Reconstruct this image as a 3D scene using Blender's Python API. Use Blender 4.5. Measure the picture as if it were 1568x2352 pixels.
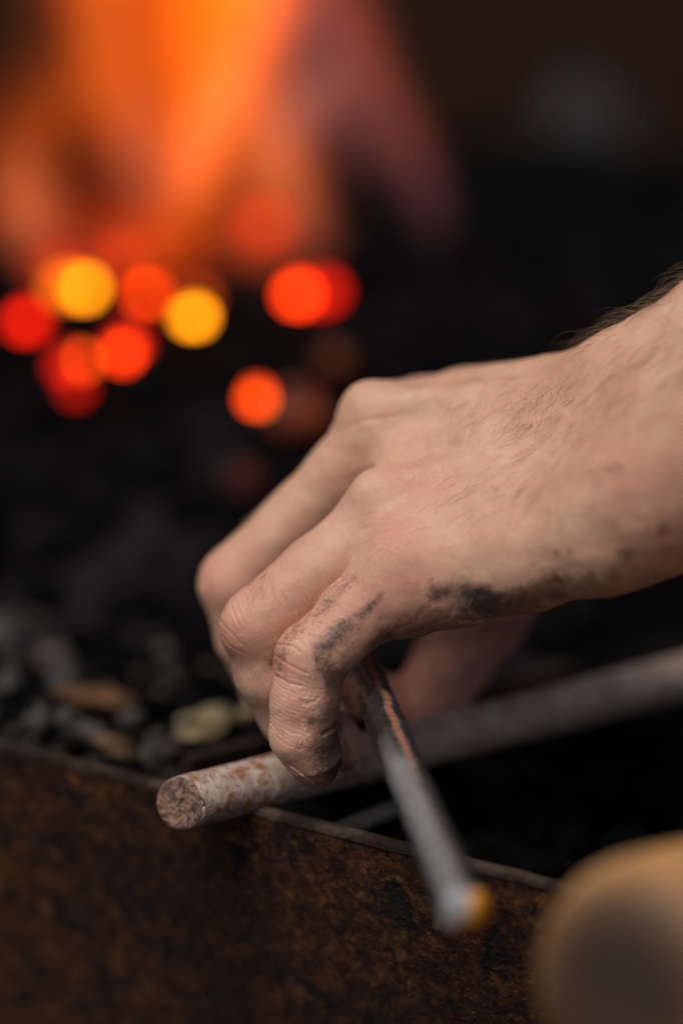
import bpy, math, random
import numpy as np
from mathutils import Vector, noise as mnoise

for o in list(bpy.data.objects):
    bpy.data.objects.remove(o)
SC = bpy.context.scene
COL = SC.collection
rnd = random.Random(7)
nrs = np.random.RandomState(11)

# ------------------------------------------------------------------ camera
S = 0.675                        # focus distance (m)
PITCH = math.radians(21.0)
SN, CS = math.sin(PITCH), math.cos(PITCH)
CZ = 1.172                       # camera height (m); rim of the forge tray is at 0.85
Q = 24.0 / 85.0 / 1568.0         # tangent per unit of the 1568-wide plan of the picture
RIM = 0.85

cam_d = bpy.data.cameras.new("camera")
cam = bpy.data.objects.new("camera", cam_d)
COL.objects.link(cam)
cam.location = (0, 0, CZ)
cam.rotation_euler = (math.radians(90) - PITCH, 0, 0)
cam_d.sensor_fit = 'VERTICAL'
cam_d.sensor_height = 36.0
cam_d.sensor_width = 24.0
cam_d.lens = 85.0
cam_d.clip_start = 0.02
cam_d.clip_end = 200.0
cam_d.dof.use_dof = True
cam_d.dof.focus_distance = S * 0.980
cam_d.dof.aperture_fstop = 2.15
cam_d.dof.aperture_blades = 0
SC.camera = cam

# ------------------------------------------------------------------ world, sun, exposure
SUN_EL, SUN_AZ = math.radians(66), math.radians(-134)   # azimuth from +Y, clockwise: behind and left of the camera
w = bpy.data.worlds.new("World")
SC.world = w
w.use_nodes = True
nt = w.node_tree
nt.nodes.clear()
sky = nt.nodes.new("ShaderNodeTexSky")
sky.sky_type = 'NISHITA'
sky.sun_disc = False
sky.sun_elevation = SUN_EL
sky.sun_rotation = SUN_AZ
sky.air_density = 0.6
sky.dust_density = 6.0
sky.ozone_density = 0.3
bg = nt.nodes.new("ShaderNodeBackground")
bg.inputs[1].default_value = 0.10
wo = nt.nodes.new("ShaderNodeOutputWorld")
nt.links.new(sky.outputs[0], bg.inputs[0])
nt.links.new(bg.outputs[0], wo.inputs[0])

sl = bpy.data.lights.new("sun", 'SUN')
sl.energy = 1.55
sl.angle = math.radians(28)
sl.color = (1.0, 0.955, 0.885)
so = bpy.data.objects.new("sun", sl)
COL.objects.link(so)
sd = Vector((math.sin(SUN_AZ) * math.cos(SUN_EL), math.cos(SUN_AZ) * math.cos(SUN_EL), math.sin(SUN_EL)))
so.rotation_euler = (-sd).to_track_quat('-Z', 'Y').to_euler()

SC.view_settings.view_transform = 'Standard'
SC.view_settings.look = 'None'
SC.view_settings.exposure = 0.0
SC.view_settings.gamma = 1.0
SC.render.engine = 'CYCLES'
SC.cycles.transparent_max_bounces = 64
SC.cycles.max_bounces = 8
SC.cycles.use_denoising = True
SC.cycles.sample_clamp_indirect = 4.0
SC.cycles.caustics_reflective = False
SC.cycles.caustics_refractive = False

# ------------------------------------------------------------------ helpers
def cam_pt(px, py, k):
    """plan coordinates + relative depth -> camera-space metres (x right, y down, z away)"""
    d = S * k
    return ((px - 784) * Q * d, (py - 1176) * Q * d, d)

def c2w(c):
    x, y, z = c
    return Vector((x, z * CS - y * SN, CZ - z * SN - y * CS))

def W(px, py, k):
    return c2w(cam_pt(px, py, k))

def k_at_height(py, z):
    return (CZ - z) / (S * (SN + CS * (py - 1176) * Q))

def on_level(px, py, z):
    return W(px, py, k_at_height(py, z))

def tag(o, label=None, cat=None, group=None, kind=None):
    if label: o['label'] = label
    if cat: o['category'] = cat
    if group: o['group'] = group
    if kind: o['kind'] = kind
    return o

def link(name, me, mat=None, parent=None):
    o = bpy.data.objects.new(name, me)
    COL.objects.link(o)
    if mat is not None:
        me.materials.append(mat)
    if parent is not None:
        o.parent = parent
        o.matrix_parent_inverse = parent.matrix_world.inverted()
    return o

def empty(name, loc):
    o = bpy.data.objects.new(name, None)
    COL.objects.link(o)
    o.location = loc
    o.empty_display_size = 0.02
    bpy.context.view_layer.update()
    return o

def mesh(name, vs, fs, smooth=True):
    me = bpy.data.meshes.new(name)
    me.from_pydata([tuple(v) for v in vs], [], [tuple(f) for f in fs])
    if smooth:
        me.polygons.foreach_set("use_smooth", [True] * len(me.polygons))
    me.update()
    return me

def frame_for(d):
    d = Vector(d).normalized()
    a = Vector((0, 0, 1)) if abs(d.z) < 0.9 else Vector((1, 0, 0))
    u = d.cross(a).normalized()
    v = d.cross(u).normalized()
    return u, v

def tube(pts, radii, n=24, cap=True, wob=0.0, seed=0, flat=1.0):
    """tube along world points; optional uneven surface"""
    vs, fs = [], []
    m = len(pts)
    u0 = None
    for i, p in enumerate(pts):
        d = (Vector(pts[min(i + 1, m - 1)]) - Vector(pts[max(i - 1, 0)])).normalized()
        if u0 is None:
            u, v = frame_for(d)
        else:
            u = (u0 - d * u0.dot(d)).normalized()
            v = d.cross(u).normalized()
        u0 = u
        for j in range(n):
            a = 2 * math.pi * j / n
            r = radii[i]
            q = Vector(p) + (u * math.cos(a) + v * math.sin(a) * flat) * r
            if wob:
                q += (q - Vector(p)).normalized() * wob * mnoise.fractal(q * 180 + Vector((seed, 0, 0)), 1.0, 2.0, 3)
            vs.append(q)
    for i in range(m - 1):
        for j in range(n):
            a, b = i * n + j, i * n + (j + 1) % n
            fs.append((a, b, b + n, a + n))
    if cap:
        c0 = len(vs); vs.append(Vector(pts[0]))
        c1 = len(vs); vs.append(Vector(pts[-1]))
        for j in range(n):
            fs.append((c0, (j + 1) % n, j))
            fs.append((c1, (m - 1) * n + j, (m - 1) * n + (j + 1) % n))
    return vs, fs

# ------------------------------------------------------------------ node helper
class N:
    def __init__(s, name):
        s.m = bpy.data.materials.new(name)
        s.m.use_nodes = True
        s.t = s.m.node_tree
        s.t.nodes.clear()
        s.out = s.t.nodes.new("ShaderNodeOutputMaterial")
    def n(s, t, **kw):
        nd = s.t.nodes.new(t)
        for k, v in kw.items():
            if k.startswith("i_"):
                key = k[2:]
                key = int(key) if key.isdigit() else key.replace("_", " ")
                nd.inputs[key].default_value = v
            else:
                setattr(nd, k, v)
        return nd
    def l(s, a, b):
        s.t.links.new(a, b)
    def coord(s, scale=(1, 1, 1), rot=(0, 0, 0)):
        tc = s.n("ShaderNodeTexCoord")
        mp = s.n("ShaderNodeMapping")
        mp.inputs["Scale"].default_value = scale
        mp.inputs["Rotation"].default_value = rot
        s.l(tc.outputs["Object"], mp.inputs["Vector"])
        return mp.outputs[0]
    def noise(s, vec, scale, detail=4, rough=0.55, dist=0.0):
        nd = s.n("ShaderNodeTexNoise")
        nd.inputs["Scale"].default_value = scale
        nd.inputs["Detail"].default_value = detail
        nd.inputs["Roughness"].default_value = rough
        nd.inputs["Distortion"].default_value = dist
        s.l(vec, nd.inputs["Vector"])
        return nd.outputs["Fac"]
    def ramp(s, fac, stops):
        r = s.n("ShaderNodeValToRGB")
        el = r.color_ramp.elements
        el[0].position = stops[0][0]; el[1].position = stops[-1][0]
        for p, c in stops[1:-1]:
            el.new(p)
        for e, (p, c) in zip(sorted(el, key=lambda e: e.position), stops):
            e.position = p
            e.color = (c, c, c, 1) if isinstance(c, (int, float)) else (*c, 1)
        s.l(fac, r.inputs[0])
        return r.outputs[0]
    def mix(s, fac, a, b, blend='MIX'):
        m = s.n("ShaderNodeMix", data_type='RGBA', blend_type=blend)
        for v, idx in ((fac, 0), (a, 6), (b, 7)):
            if hasattr(v, "is_output"):
                s.l(v, m.inputs[idx])
            elif idx == 0:
                m.inputs[0].default_value = v
            else:
                m.inputs[idx].default_value = (*v, 1)
        return m.outputs[2]
    def math(s, op, a, b=0.0, c=None, clamp=False):
        m = s.n("ShaderNodeMath", operation=op)
        m.use_clamp = clamp
        for i, v in enumerate((a, b) if c is None else (a, b, c)):
            if hasattr(v, "is_output"):
                s.l(v, m.inputs[i])
            else:
                m.inputs[i].default_value = v
        return m.outputs[0]
    def attr(s, name):
        a = s.n("ShaderNodeAttribute", attribute_name=name)
        return a.outputs["Fac"]
    def bump(s, h, strength, dist, prev=None):
        b = s.n("ShaderNodeBump")
        b.inputs["Strength"].default_value = strength
        b.inputs["Distance"].default_value = dist
        s.l(h, b.inputs["Height"])
        if prev is not None:
            s.l(prev, b.inputs["Normal"])
        return b.outputs[0]
    def bsdf(s, color, rough=0.6, metal=0.0, normal=None, spec=0.5, **kw):
        p = s.n("ShaderNodeBsdfPrincipled")
        for v, key in ((color, "Base Color"), (rough, "Roughness"), (metal, "Metallic"), (spec, "Specular IOR Level")):
            if hasattr(v, "is_output"):
                s.l(v, p.inputs[key])
            elif key == "Base Color":
                p.inputs[key].default_value = (*v, 1)
            else:
                p.inputs[key].default_value = v
        if normal is not None:
            s.l(normal, p.inputs["Normal"])
        for k, v in kw.items():
            p.inputs[k].default_value = v
        s.l(p.outputs[0], s.out.inputs["Surface"])
        return p

# ------------------------------------------------------------------ materials
def mat_skin():
    s = N("skin")
    v = s.coord()
    big = s.noise(v, 38, 4, 0.6)
    mid = s.noise(v, 150, 4, 0.6, 0.4)
    fine = s.noise(v, 900, 3, 0.6)
    base = s.ramp(big, [(0.30, (0.485, 0.270, 0.172)), (0.52, (0.545, 0.325, 0.216)), (0.72, (0.590, 0.385, 0.262))])
    base = s.mix(s.ramp(mid, [(0.42, 0.0), (0.68, 0.5)]), base, (0.520, 0.250, 0.175))
    red = s.attr("red")
    base = s.mix(s.math('MULTIPLY', red, 0.95, clamp=True), base, (0.560, 0.245, 0.180))
    # fine pale/dark skin flecks
    base = s.mix(s.ramp(fine, [(0.50, 0.0), (0.75, 0.28)]), base, (0.640, 0.420, 0.310))
    dry = s.attr("dry")
    base = s.mix(s.math('MULTIPLY', dry, 1.0, clamp=True), base, (0.85, 0.66, 0.54))
    # grime and the thumb's painted shade: brown, broken up by pores and ridges
    pores = s.noise(v, 1100, 4, 0.65, 0.3)
    blot = s.noise(v, 260, 4, 0.65, 0.5)
    grime_shade = s.attr("grime_shade")
    nz = s.math('ADD', s.math('MULTIPLY', pores, 0.55), s.math('MULTIPLY', blot, 0.45))
    g = s.ramp(s.math('ADD', s.math('MULTIPLY', grime_shade, 0.62), s.math('MULTIPLY', s.math('SUBTRACT', nz, 0.5), 2.4)), [(0.26, 0.0), (0.72, 1.0)])
    base = s.mix(s.math('MULTIPLY', g, 0.8), base, (0.135, 0.070, 0.043))
    soot = s.attr("soot")
    wide = s.noise(v, 120, 3, 0.5, 0.6)
    nz2 = s.math('ADD', s.math('MULTIPLY', blot, 0.5), s.math('MULTIPLY', wide, 0.5))
    nz2 = s.math('ADD', s.math('MULTIPLY', nz2, 0.6), s.math('MULTIPLY', pores, 0.4))
    st = s.ramp(s.math('ADD', s.math('MULTIPLY', soot, 0.72), s.math('MULTIPLY', s.math('SUBTRACT', nz2, 0.5), 2.6)), [(0.22, 0.0), (1.0, 1.0)])
    base = s.mix(s.math('MULTIPLY', st, 0.92), base, (0.050, 0.035, 0.033))
    # relief: skin cells, stretched across the hand
    vs = s.coord(scale=(1.0, 1.0, 0.75))
    vo = s.n("ShaderNodeTexVoronoi", feature='DISTANCE_TO_EDGE')
    vo.inputs["Scale"].default_value = 1900
    wv = s.n("ShaderNodeTexNoise"); wv.inputs["Scale"].default_value = 500
    s.l(vs, wv.inputs["Vector"])
    ad = s.n("ShaderNodeVectorMath", operation='MULTIPLY_ADD')
    ad.inputs[1].default_value = (0.0012, 0.0012, 0.0012)
    s.l(wv.outputs["Color"], ad.inputs[0]); s.l(vs, ad.inputs[2])
    s.l(ad.outputs[0], vo.inputs["Vector"])
    cell = s.ramp(vo.outputs["Distance"], [(0.0, 0.0), (0.16, 1.0)])
    b = s.bump(cell, 0.40, 0.00012)
    b = s.bump(mid, 0.20, 0.0009, b)
    b = s.bump(fine, 0.20, 0.0003, b)
    rough = s.ramp(mid, [(0.3, 0.40), (0.7, 0.55)])
    p = s.bsdf(base, rough, 0.0, b, 0.40)
    p.inputs["Subsurface Weight"].default_value = 0.22
    p.inputs["Subsurface Radius"].default_value = (1.0, 0.35, 0.2)
    p.inputs["Subsurface Scale"].default_value = 0.0035
    return s.m

def mat_simple(name, col, rough=0.6, metal=0.0, spec=0.5):
    s = N(name)
    v = s.coord()
    n1 = s.noise(v, 120, 4)
    c = s.mix(s.ramp(n1, [(0.35, 0.0), (0.7, 1.0)]), tuple(x * 0.75 for x in col), tuple(min(1, x * 1.2) for x in col))
    s.bsdf(c, rough, metal, s.bump(n1, 0.2, 0.0005), spec)
    return s.m

def mat_rust_plate():
    s = N("rusty_sheet_steel")
    v = s.coord()
    a = s.noise(v, 60, 6, 0.65, 0.4)
    b = s.noise(v, 230, 6, 0.7, 0.8)
    c = s.noise(v, 700, 4, 0.7, 0.5)
    base = s.ramp(b, [(0.30, (0.004, 0.0025, 0.002)), (0.44, (0.026, 0.0108, 0.0062)), (0.56, (0.074, 0.0295, 0.0125)), (0.70, (0.210, 0.082, 0.024))])
    base = s.mix(s.ramp(a, [(0.40, 0.0), (0.66, 0.75)]), base, (0.012, 0.0075, 0.0068))
    base = s.mix(s.ramp(c, [(0.60, 0.0), (0.74, 0.6)]), base, (0.360, 0.150, 0.040))
    pit = s.n("ShaderNodeTexVoronoi"); pit.inputs["Scale"].default_value = 130
    s.l(v, pit.inputs["Vector"])
    big = s.noise(v, 90, 3, 0.5, 1.0)
    bare = s.ramp(big, [(0.58, 0.0), (0.63, 1.0)])
    wide = s.noise(v, 14, 3, 0.5, 0.5)
    base = s.mix(s.ramp(wide, [(0.35, 0.55), (0.58, 0.0)]), base, (0.012, 0.0065, 0.005))
    glint = s.noise(v, 1300, 2, 0.5)  # bright specks painted in as glints
    base = s.mix(s.ramp(glint, [(0.70, 0.0), (0.76, 0.8)]), base, (0.42, 0.24, 0.12))
    base = s.mix(s.math('MULTIPLY', bare, 0.85), base, (0.008, 0.008, 0.009))
    rough = s.mix(bare, (0.80,) * 3, (0.42,) * 3)
    h = s.math('ADD', s.math('MULTIPLY', b, 0.7), s.math('MULTIPLY', c, 0.4))
    nb = s.bump(h, 0.9, 0.0014)
    nb = s.bump(c, 0.6, 0.0006, nb)
    s.bsdf(base, rough, 0.0, nb, 0.12)
    return s.m

def mat_rod():
    s = N("rusty_round_bar")
    v = s.coord()
    st = s.coord(scale=(1, 1, 1))
    a = s.noise(st, 170, 5, 0.65, 0.2)
    b = s.noise(st, 300, 4, 0.6, 0.2)
    c = s.noise(v, 60, 3, 0.5)
    base = s.ramp(a, [(0.30, (0.17, 0.115, 0.095)), (0.46, (0.38, 0.285, 0.240)), (0.62, (0.53, 0.435, 0.365)), (0.78, (0.40, 0.40, 0.38))])
    base = s.mix(s.ramp(b, [(0.50, 0.0), (0.62, 0.95)]), base, (0.250, 0.090, 0.020))
    base = s.mix(s.ramp(b, [(0.24, 0.8), (0.40, 0.0)]), base, (0.075, 0.060, 0.060))
    base = s.mix(s.ramp(c, [(0.5, 0.0), (0.72, 0.5)]), base, (0.44, 0.36, 0.28))
    sp_ = s.noise(v, 520, 3, 0.6)
    base = s.mix(s.ramp(sp_, [(0.60, 0.0), (0.68, 0.8)]), base, (0.070, 0.045, 0.038))
    shade_lift = s.attr("scale")  # lighter colour on the far length, offsets the arm's shade
    base = s.mix(s.math('MULTIPLY', shade_lift, 0.72, clamp=True), base, s.ramp(a, [(0.3, (0.28, 0.21, 0.155)), (0.7, (0.50, 0.40, 0.30))]))
    nb = s.bump(b, 0.7, 0.0009)
    nb = s.bump(s.noise(v, 900, 3), 0.5, 0.0004, nb)
    s.bsdf(base, 0.62, 0.25, nb, 0.4)
    return s.m

def mat_rod_end():
    s = N("rough_sawn_bar_end")
    v = s.coord(scale=(1, 1, 0.35))
    a = s.noise(v, 420, 5, 0.7, 0.5)
    b = s.noise(v, 180, 4, 0.6, 0.5)
    base = s.ramp(a, [(0.30, (0.060, 0.045, 0.042)), (0.48, (0.200, 0.125, 0.098)), (0.66, (0.340, 0.215, 0.160)), (0.8, (0.36, 0.30, 0.27))])
    base = s.mix(s.ramp(b, [(0.5, 0.0), (0.66, 0.6)]), base, (0.300, 0.130, 0.060))
    nb = s.bump(a, 1.0, 0.0016)
    s.bsdf(base, 0.65, 0.15, nb, 0.4)
    return s.m

def mat_bar():
    s = N("dark_worked_steel")
    v = s.coord()
    a = s.noise(v, 140, 5, 0.6, 0.4)
    b = s.noise(v, 420, 4, 0.6)
    base = s.ramp(a, [(0.3, (0.15, 0.145, 0.145)), (0.6, (0.24, 0.24, 0.245)), (0.8, (0.34, 0.345, 0.35))])
    rust = s.attr("rust")
    rr = s.math('MULTIPLY', rust, s.ramp(b, [(0.3, 0.5), (0.55, 1.0)]), clamp=True)
    base = s.mix(rr, base, (0.360, 0.120, 0.050))
    yel = s.attr("ochre")
    base = s.mix(yel, base, (0.72, 0.31, 0.03))
    bright = s.attr("bright")  # ground end facet; on the shaft, sky reflection put into the colour
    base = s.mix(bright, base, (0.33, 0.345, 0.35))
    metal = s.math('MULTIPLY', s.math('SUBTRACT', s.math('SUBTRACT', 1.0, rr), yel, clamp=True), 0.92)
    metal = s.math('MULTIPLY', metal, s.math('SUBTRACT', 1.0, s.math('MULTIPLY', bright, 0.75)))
    s.bsdf(base, s.ramp(b, [(0.3, 0.22), (0.7, 0.34)]), metal, s.bump(a, 0.12, 0.0004), 0.5)
    return s.m

def mat_coal():
    s = N("coal")
    v = s.coord()
    a = s.noise(v, 30, 4, 0.6)
    b = s.noise(v, 160, 5, 0.7)
    base = s.ramp(b, [(0.34, (0.0012, 0.0012, 0.0014)), (0.60, (0.0032, 0.0032, 0.0036)), (0.76, (0.012, 0.012, 0.013))])
    base = s.mix(s.ramp(a, [(0.52, 0.0), (0.74, 0.5)]), base, (0.012, 0.0115, 0.013))
    s.bsdf(base, 0.75, 0.0, s.bump(b, 0.8, 0.004), 0.05)
    return s.m

def mat_ash():
    s = N("ash_dust_coal_bed")
    v = s.coord()
    a = s.noise(v, 9, 4, 0.6, 0.3)
    b = s.noise(v, 120, 5, 0.7)
    base = s.ramp(b, [(0.30, (0.0010, 0.0010, 0.0012)), (0.6, (0.0026, 0.0025, 0.0027)), (0.78, (0.008, 0.0075, 0.008))])
    base = s.mix(s.ramp(a, [(0.52, 0.0), (0.72, 0.9)]), base, (0.024, 0.020, 0.024))
    s.bsdf(base, 0.9, 0.0, s.bump(b, 1.0, 0.006), 0.03)
    return s.m

def mat_stone(name, c0, c1, c2):
    s = N(name)
    v = s.coord()
    a = s.noise(v, 55, 4, 0.6)
    base = s.ramp(a, [(0.32, c0), (0.5, c1), (0.7, c2)])
    s.bsdf(base, 0.8, 0.0, s.bump(s.noise(v, 300, 4), 0.7, 0.002), 0.08)
    return s.m

def mat_emit(name, col, strength, dark=(0.02, 0.01, 0.008), lo=0.42, hi=0.60, scale=90):
    """a coal that glows in patches"""
    s = N(name)
    v = s.coord()
    a = s.noise(v, scale, 3, 0.5)
    p = s.bsdf(dark, 0.8, 0.0, None, 0.2)
    p.inputs["Emission Color"].default_value = (*col, 1)
    e = s.math('MULTIPLY', s.ramp(a, [(lo, 0.08), (hi, 1.0)]), strength)
    s.l(e, p.inputs["Emission Strength"])
    return s.m

def mat_flame(name, col, density):
    s = N(name)
    e = s.n("ShaderNodeEmission")
    e.inputs[0].default_value = (*col, 1)
    e.inputs[1].default_value = density
    s.l(e.outputs[0], s.out.inputs["Volume"])
    return s.m

def mat_wood(name, c0, c1, axis_scale):
    s = N(name)
    v = s.coord(scale=axis_scale)
    a = s.noise(v, 60, 5, 0.6, 0.5)
    base = s.ramp(a, [(0.3, c0), (0.7, c1)])
    s.bsdf(base, 0.6, 0.0, s.bump(a, 0.4, 0.001), 0.4)
    return s.m

def mat_hair():
    s = N("arm_hair")
    v = s.coord()
    a = s.noise(v, 400, 2)
    s.bsdf(s.ramp(a, [(0.35, (0.085, 0.047, 0.022)), (0.7, (0.30, 0.185, 0.090))]), 0.45, 0.0, None, 0.5)
    return s.m

M_SKIN = mat_skin(); M_HAIR = mat_hair()
M_PLATE = mat_rust_plate(); M_ROD = mat_rod(); M_RODEND = mat_rod_end(); M_BAR = mat_bar()
M_COAL = mat_coal(); M_ASH = mat_ash()

# ================================================================== FORGE: ground, wall, tray, coal bed
def grid_sheet(name, x0, x1, y0, y1, nx, ny, zf, mat):
    vs = [(x0 + (x1 - x0) * i / nx, y0 + (y1 - y0) * j / ny, 0) for j in range(ny + 1) for i in range(nx + 1)]
    vs = [(x, y, zf(x, y)) for x, y, _ in vs]
    fs = [(j * (nx + 1) + i, j * (nx + 1) + i + 1, (j + 1) * (nx + 1) + i + 1, (j + 1) * (nx + 1) + i) for j in range(ny) for i in range(nx)]
    return link(name, mesh(name, vs, fs), mat)

M_EARTH = mat_stone("packed_dark_earth", (0.006, 0.003, 0.002), (0.010, 0.0055, 0.0032), (0.018, 0.010, 0.006))
ground = grid_sheet("ground", -40, 40, -20, 60, 40, 40, lambda x, y: 0.01 * mnoise.noise(Vector((x, y, 0)) * 0.7), M_EARTH)
tag(ground, kind='structure')

# --- tray: front plate runs from far left to near right
RIM_A = W(0, 1712, k_at_height(1712, RIM))
RIM_B = W(1250, 2030, k_at_height(2030, RIM))
RIM_A.z = RIM_B.z = RIM
along = (RIM_B - RIM_A).normalized()
inward = Vector((-along.y, along.x, 0))
if inward.y < 0: inward = -inward

tray = empty("forge_tray", (RIM_A.x, RIM_A.y, 0.55))
tag(tray, "rusty brown sheet steel forge tray filled with coal, its upper edge crossing below the hand", "forge tray")

def slab(name, A, d, nrm, L, H, T, mat, parent, nx=60, nz=24, z_top=RIM, wav=0.0003):
    """upright sheet with a slightly uneven rim"""
    vs, fs = [], []
    def top(u):
        return z_top + wav * mnoise.fractal(Vector((u * 40, 3.1, 0)), 1.0, 2.0, 4)
    for side in (0, 1):
        for j in range(nz + 1):
            for i in range(nx + 1):
                u = L * i / nx
                t = j / nz
                zt = top(u)
                z = zt - H * t ** 1.6
                p = A + d * u
                bow = wav * 1.5 * mnoise.noise(Vector((u * 12, z * 12, 7)))
                chip = -0.0005 if j == 0 else 0
                off = (T + chip if side else -chip) + bow
                vs.append((p.x + nrm.x * off, p.y + nrm.y * off, z))
    n1 = (nx + 1) * (nz + 1)
    for j in range(nz):
        for i in range(nx):
            a = j * (nx + 1) + i
            fs.append((a, a + nx + 1, a + nx + 2, a + 1))
            b = a + n1
            fs.append((b, b + 1, b + nx + 2, b + nx + 1))
    for i in range(nx):
        fs.append((i, i + 1, i + 1 + n1, i + n1))
        b = nz * (nx + 1) + i
        fs.append((b, b + n1, b + n1 + 1, b + 1))
    for j in range(nz):
        a = j * (nx + 1); b = a + nx
        fs.append((a, a + n1, a + n1 + nx + 1, a + nx + 1))
        fs.append((b, b + nx + 1, b + n1 + nx + 1, b + n1))
    me = mesh(name, vs, fs)
    me.polygons.foreach_set("use_smooth", [k < 2 * nx * nz for k in range(len(me.polygons))])
    return link(name, me, mat, parent)

P0 = RIM_A - along * 0.55
slab("front_plate", P0, along, inward, 1.15, 0.30, 0.0032, M_PLATE, tray, nx=300, nz=30)
M_RIM = mat_stone("worn_plate_edge", (0.010, 0.0065, 0.005), (0.026, 0.017, 0.012), (0.080, 0.058, 0.043))
vs, fs = [], []
for i in range(301):
    u_ = 1.15 * i / 300
    zt = RIM + 0.0003 * mnoise.fractal(Vector((u_ * 40, 3.1, 0)), 1.0, 2.0, 4)
    for (o_, h_) in ((-0.0004, -0.0016), (-0.0003, -0.0002), (0.0004, 0.0007), (0.0026, 0.0007), (0.0035, -0.0002), (0.0036, -0.0016)):
        p_ = P0 + along * u_ + inward * (o_ + 0.0003 * mnoise.noise(Vector((u_ * 120, h_ * 900, 2))))
        vs.append((p_.x, p_.y, zt + h_ + 0.0002 * mnoise.noise(Vector((u_ * 260, o_ * 900, 9)))))
for i in range(300):
    for j in range(5):
        a = i * 6 + j
        fs.append((a, a + 6, a + 7, a + 1))
link("worn_rim", mesh("worn_rim", vs, fs), M_RIM, tray)
P1 = P0 + inward * 0.80
slab("back_plate", P1, along, inward, 1.15, 0.30, 0.0032, M_PLATE, tray, nx=30)
slab("side_plate", P0 + inward * 0.0045 + along * 0.001, inward, along, 0.794, 0.30, 0.003, M_PLATE, tray, nx=30)
slab("side_plate", P0 + inward * 0.0045 + along * 1.146, inward, along, 0.794, 0.30, 0.003, M_PLATE, tray, nx=30)

# --- coal bed: a heap inside the tray
def bed_z(x, y):
    p = Vector((x, y, 0)) - P0
    v = p.dot(inward)                        # distance behind the front plate
    t = max(0.0, min(1.0, (v - 0.09) / 0.26))
    t = t * t * (3 - 2 * t)
    z = RIM - 0.026 + 0.040 * t
    lump = mnoise.fractal(Vector((x * 22, y * 22, 0.3)), 1.0, 2.0, 4)
    return z + 0.010 * lump * (0.4 + 0.6 * t)

NB, MB_ = 170, 160
vs, fs = [], []
for j in range(MB_ + 1):
    for i in range(NB + 1):
        p = P0 + along * (0.006 + 1.138 * i / NB) + inward * (0.006 + 0.788 * j / MB_)
        vs.append((p.x, p.y, bed_z(p.x, p.y) - 0.006))
for j in range(MB_):
    for i in range(NB):
        a = j * (NB + 1) + i
        fs.append((a, a + 1, a + NB + 2, a + NB + 1))
bed = link("coal_bed", mesh("coal_bed", vs, fs), M_ASH)
tag(bed, kind='structure')

# lumps
ICO_V = None
def ico():
    import bmesh
    bm = bmesh.new()
    bmesh.ops.create_icosphere(bm, subdivisions=2, radius=1.0)
    v = [x.co.copy() for x in bm.verts]
    f = [tuple(y.index for y in x.verts) for x in bm.faces]
    bm.free()
    return v, f
ICO = ico()
def lump_verts(c, r, seed, sq=(1, 1, 1), rough=0.45, rot=None):
    out = []
    off = Vector((seed * 3.17, seed * 1.3, seed * 0.71))
    for q in ICO[0]:
        d = 1 + rough * mnoise.noise(q * 1.1 + off) + 0.35 * rough * mnoise.noise(q * 2.7 + off)
        p = Vector((q.x * sq[0], q.y * sq[1], q.z * sq[2])) * d * r
        if rot is not None:
            p.rotate(rot)
        out.append(Vector(c) + p)
    return out

from mathutils import Euler
vs, fs = [], []
for n in range(2600):
    u = rnd.random(); v = rnd.random() ** 1.3
    p = P0 + along * (0.01 + 1.12 * u) + inward * (0.014 + 0.75 * v)
    r = rnd.uniform(0.004, 0.011) * (1.0 + 0.6 * v)
    z = bed_z(p.x, p.y) + r * 0.25 - 0.004
    o = len(vs)
    vs += lump_verts((p.x, p.y, z), r, n, (1, rnd.uniform(.6, 1), rnd.uniform(.5, .9)), 0.6, Euler((0, 0, rnd.uniform(0, 6.3))))
    fs += [tuple(i + o for i in f) for f in ICO[1]]
lumps = link("coal_lumps", mesh("coal_lumps", vs, fs, smooth=False), M_COAL)
tag(lumps, kind='stuff')

# ------------------------------------------------------------------ pale clinker and slate pieces on the near edge of the bed
def chunk(name, px, py, rx, ry, seed, mat, label, cat="clinker", group=None, lift=0.0, sq=(1, .8, .7), rot=(0, 0, 0), z=None):
    rot = (rot[0] + 0.5 * math.sin(seed), rot[1], rot[2] + 0.6 * math.cos(seed * 1.7))
    p = W(px, py, k_at_height(py, z if z else RIM - 0.010 + lift))
    k = k_at_height(py, z if z else RIM - 0.010 + lift)
    r = rx * Q * S * k
    e = Euler(rot)
    vs = lump_verts((0, 0, 0), r, seed, (1, ry / rx * 1.1, ry / rx), 0.7, e)
    o = link(name, mesh(name, vs, ICO[1], smooth=False), mat)
    o.location = p
    tag(o, label, cat, group)
    return o
M_TAN = mat_stone("tan_clinker", (0.08, 0.050, 0.032), (0.15, 0.095, 0.056), (0.24, 0.16, 0.09))
M_RUSTY = mat_stone("rust_brown_clinker", (0.045, 0.026, 0.016), (0.105, 0.054, 0.026), (0.16, 0.085, 0.042))
M_YEL = mat_stone("yellowish_stone", (0.10, 0.083, 0.055), (0.20, 0.165, 0.10), (0.33, 0.245, 0.12))
M_GREY = mat_stone("grey_slate", (0.032, 0.032, 0.029), (0.060, 0.059, 0.053), (0.10, 0.098, 0.088))
M_PINK = mat_stone("pinkish_grey_stone", (0.045, 0.037, 0.035), (0.075, 0.061, 0.057), (0.11, 0.09, 0.085))
M_DUST = mat_stone("mixed_ash_bits", (0.012, 0.0115, 0.011), (0.036, 0.033, 0.030), (0.11, 0.09, 0.07))
vs, fs = [], []
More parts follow.
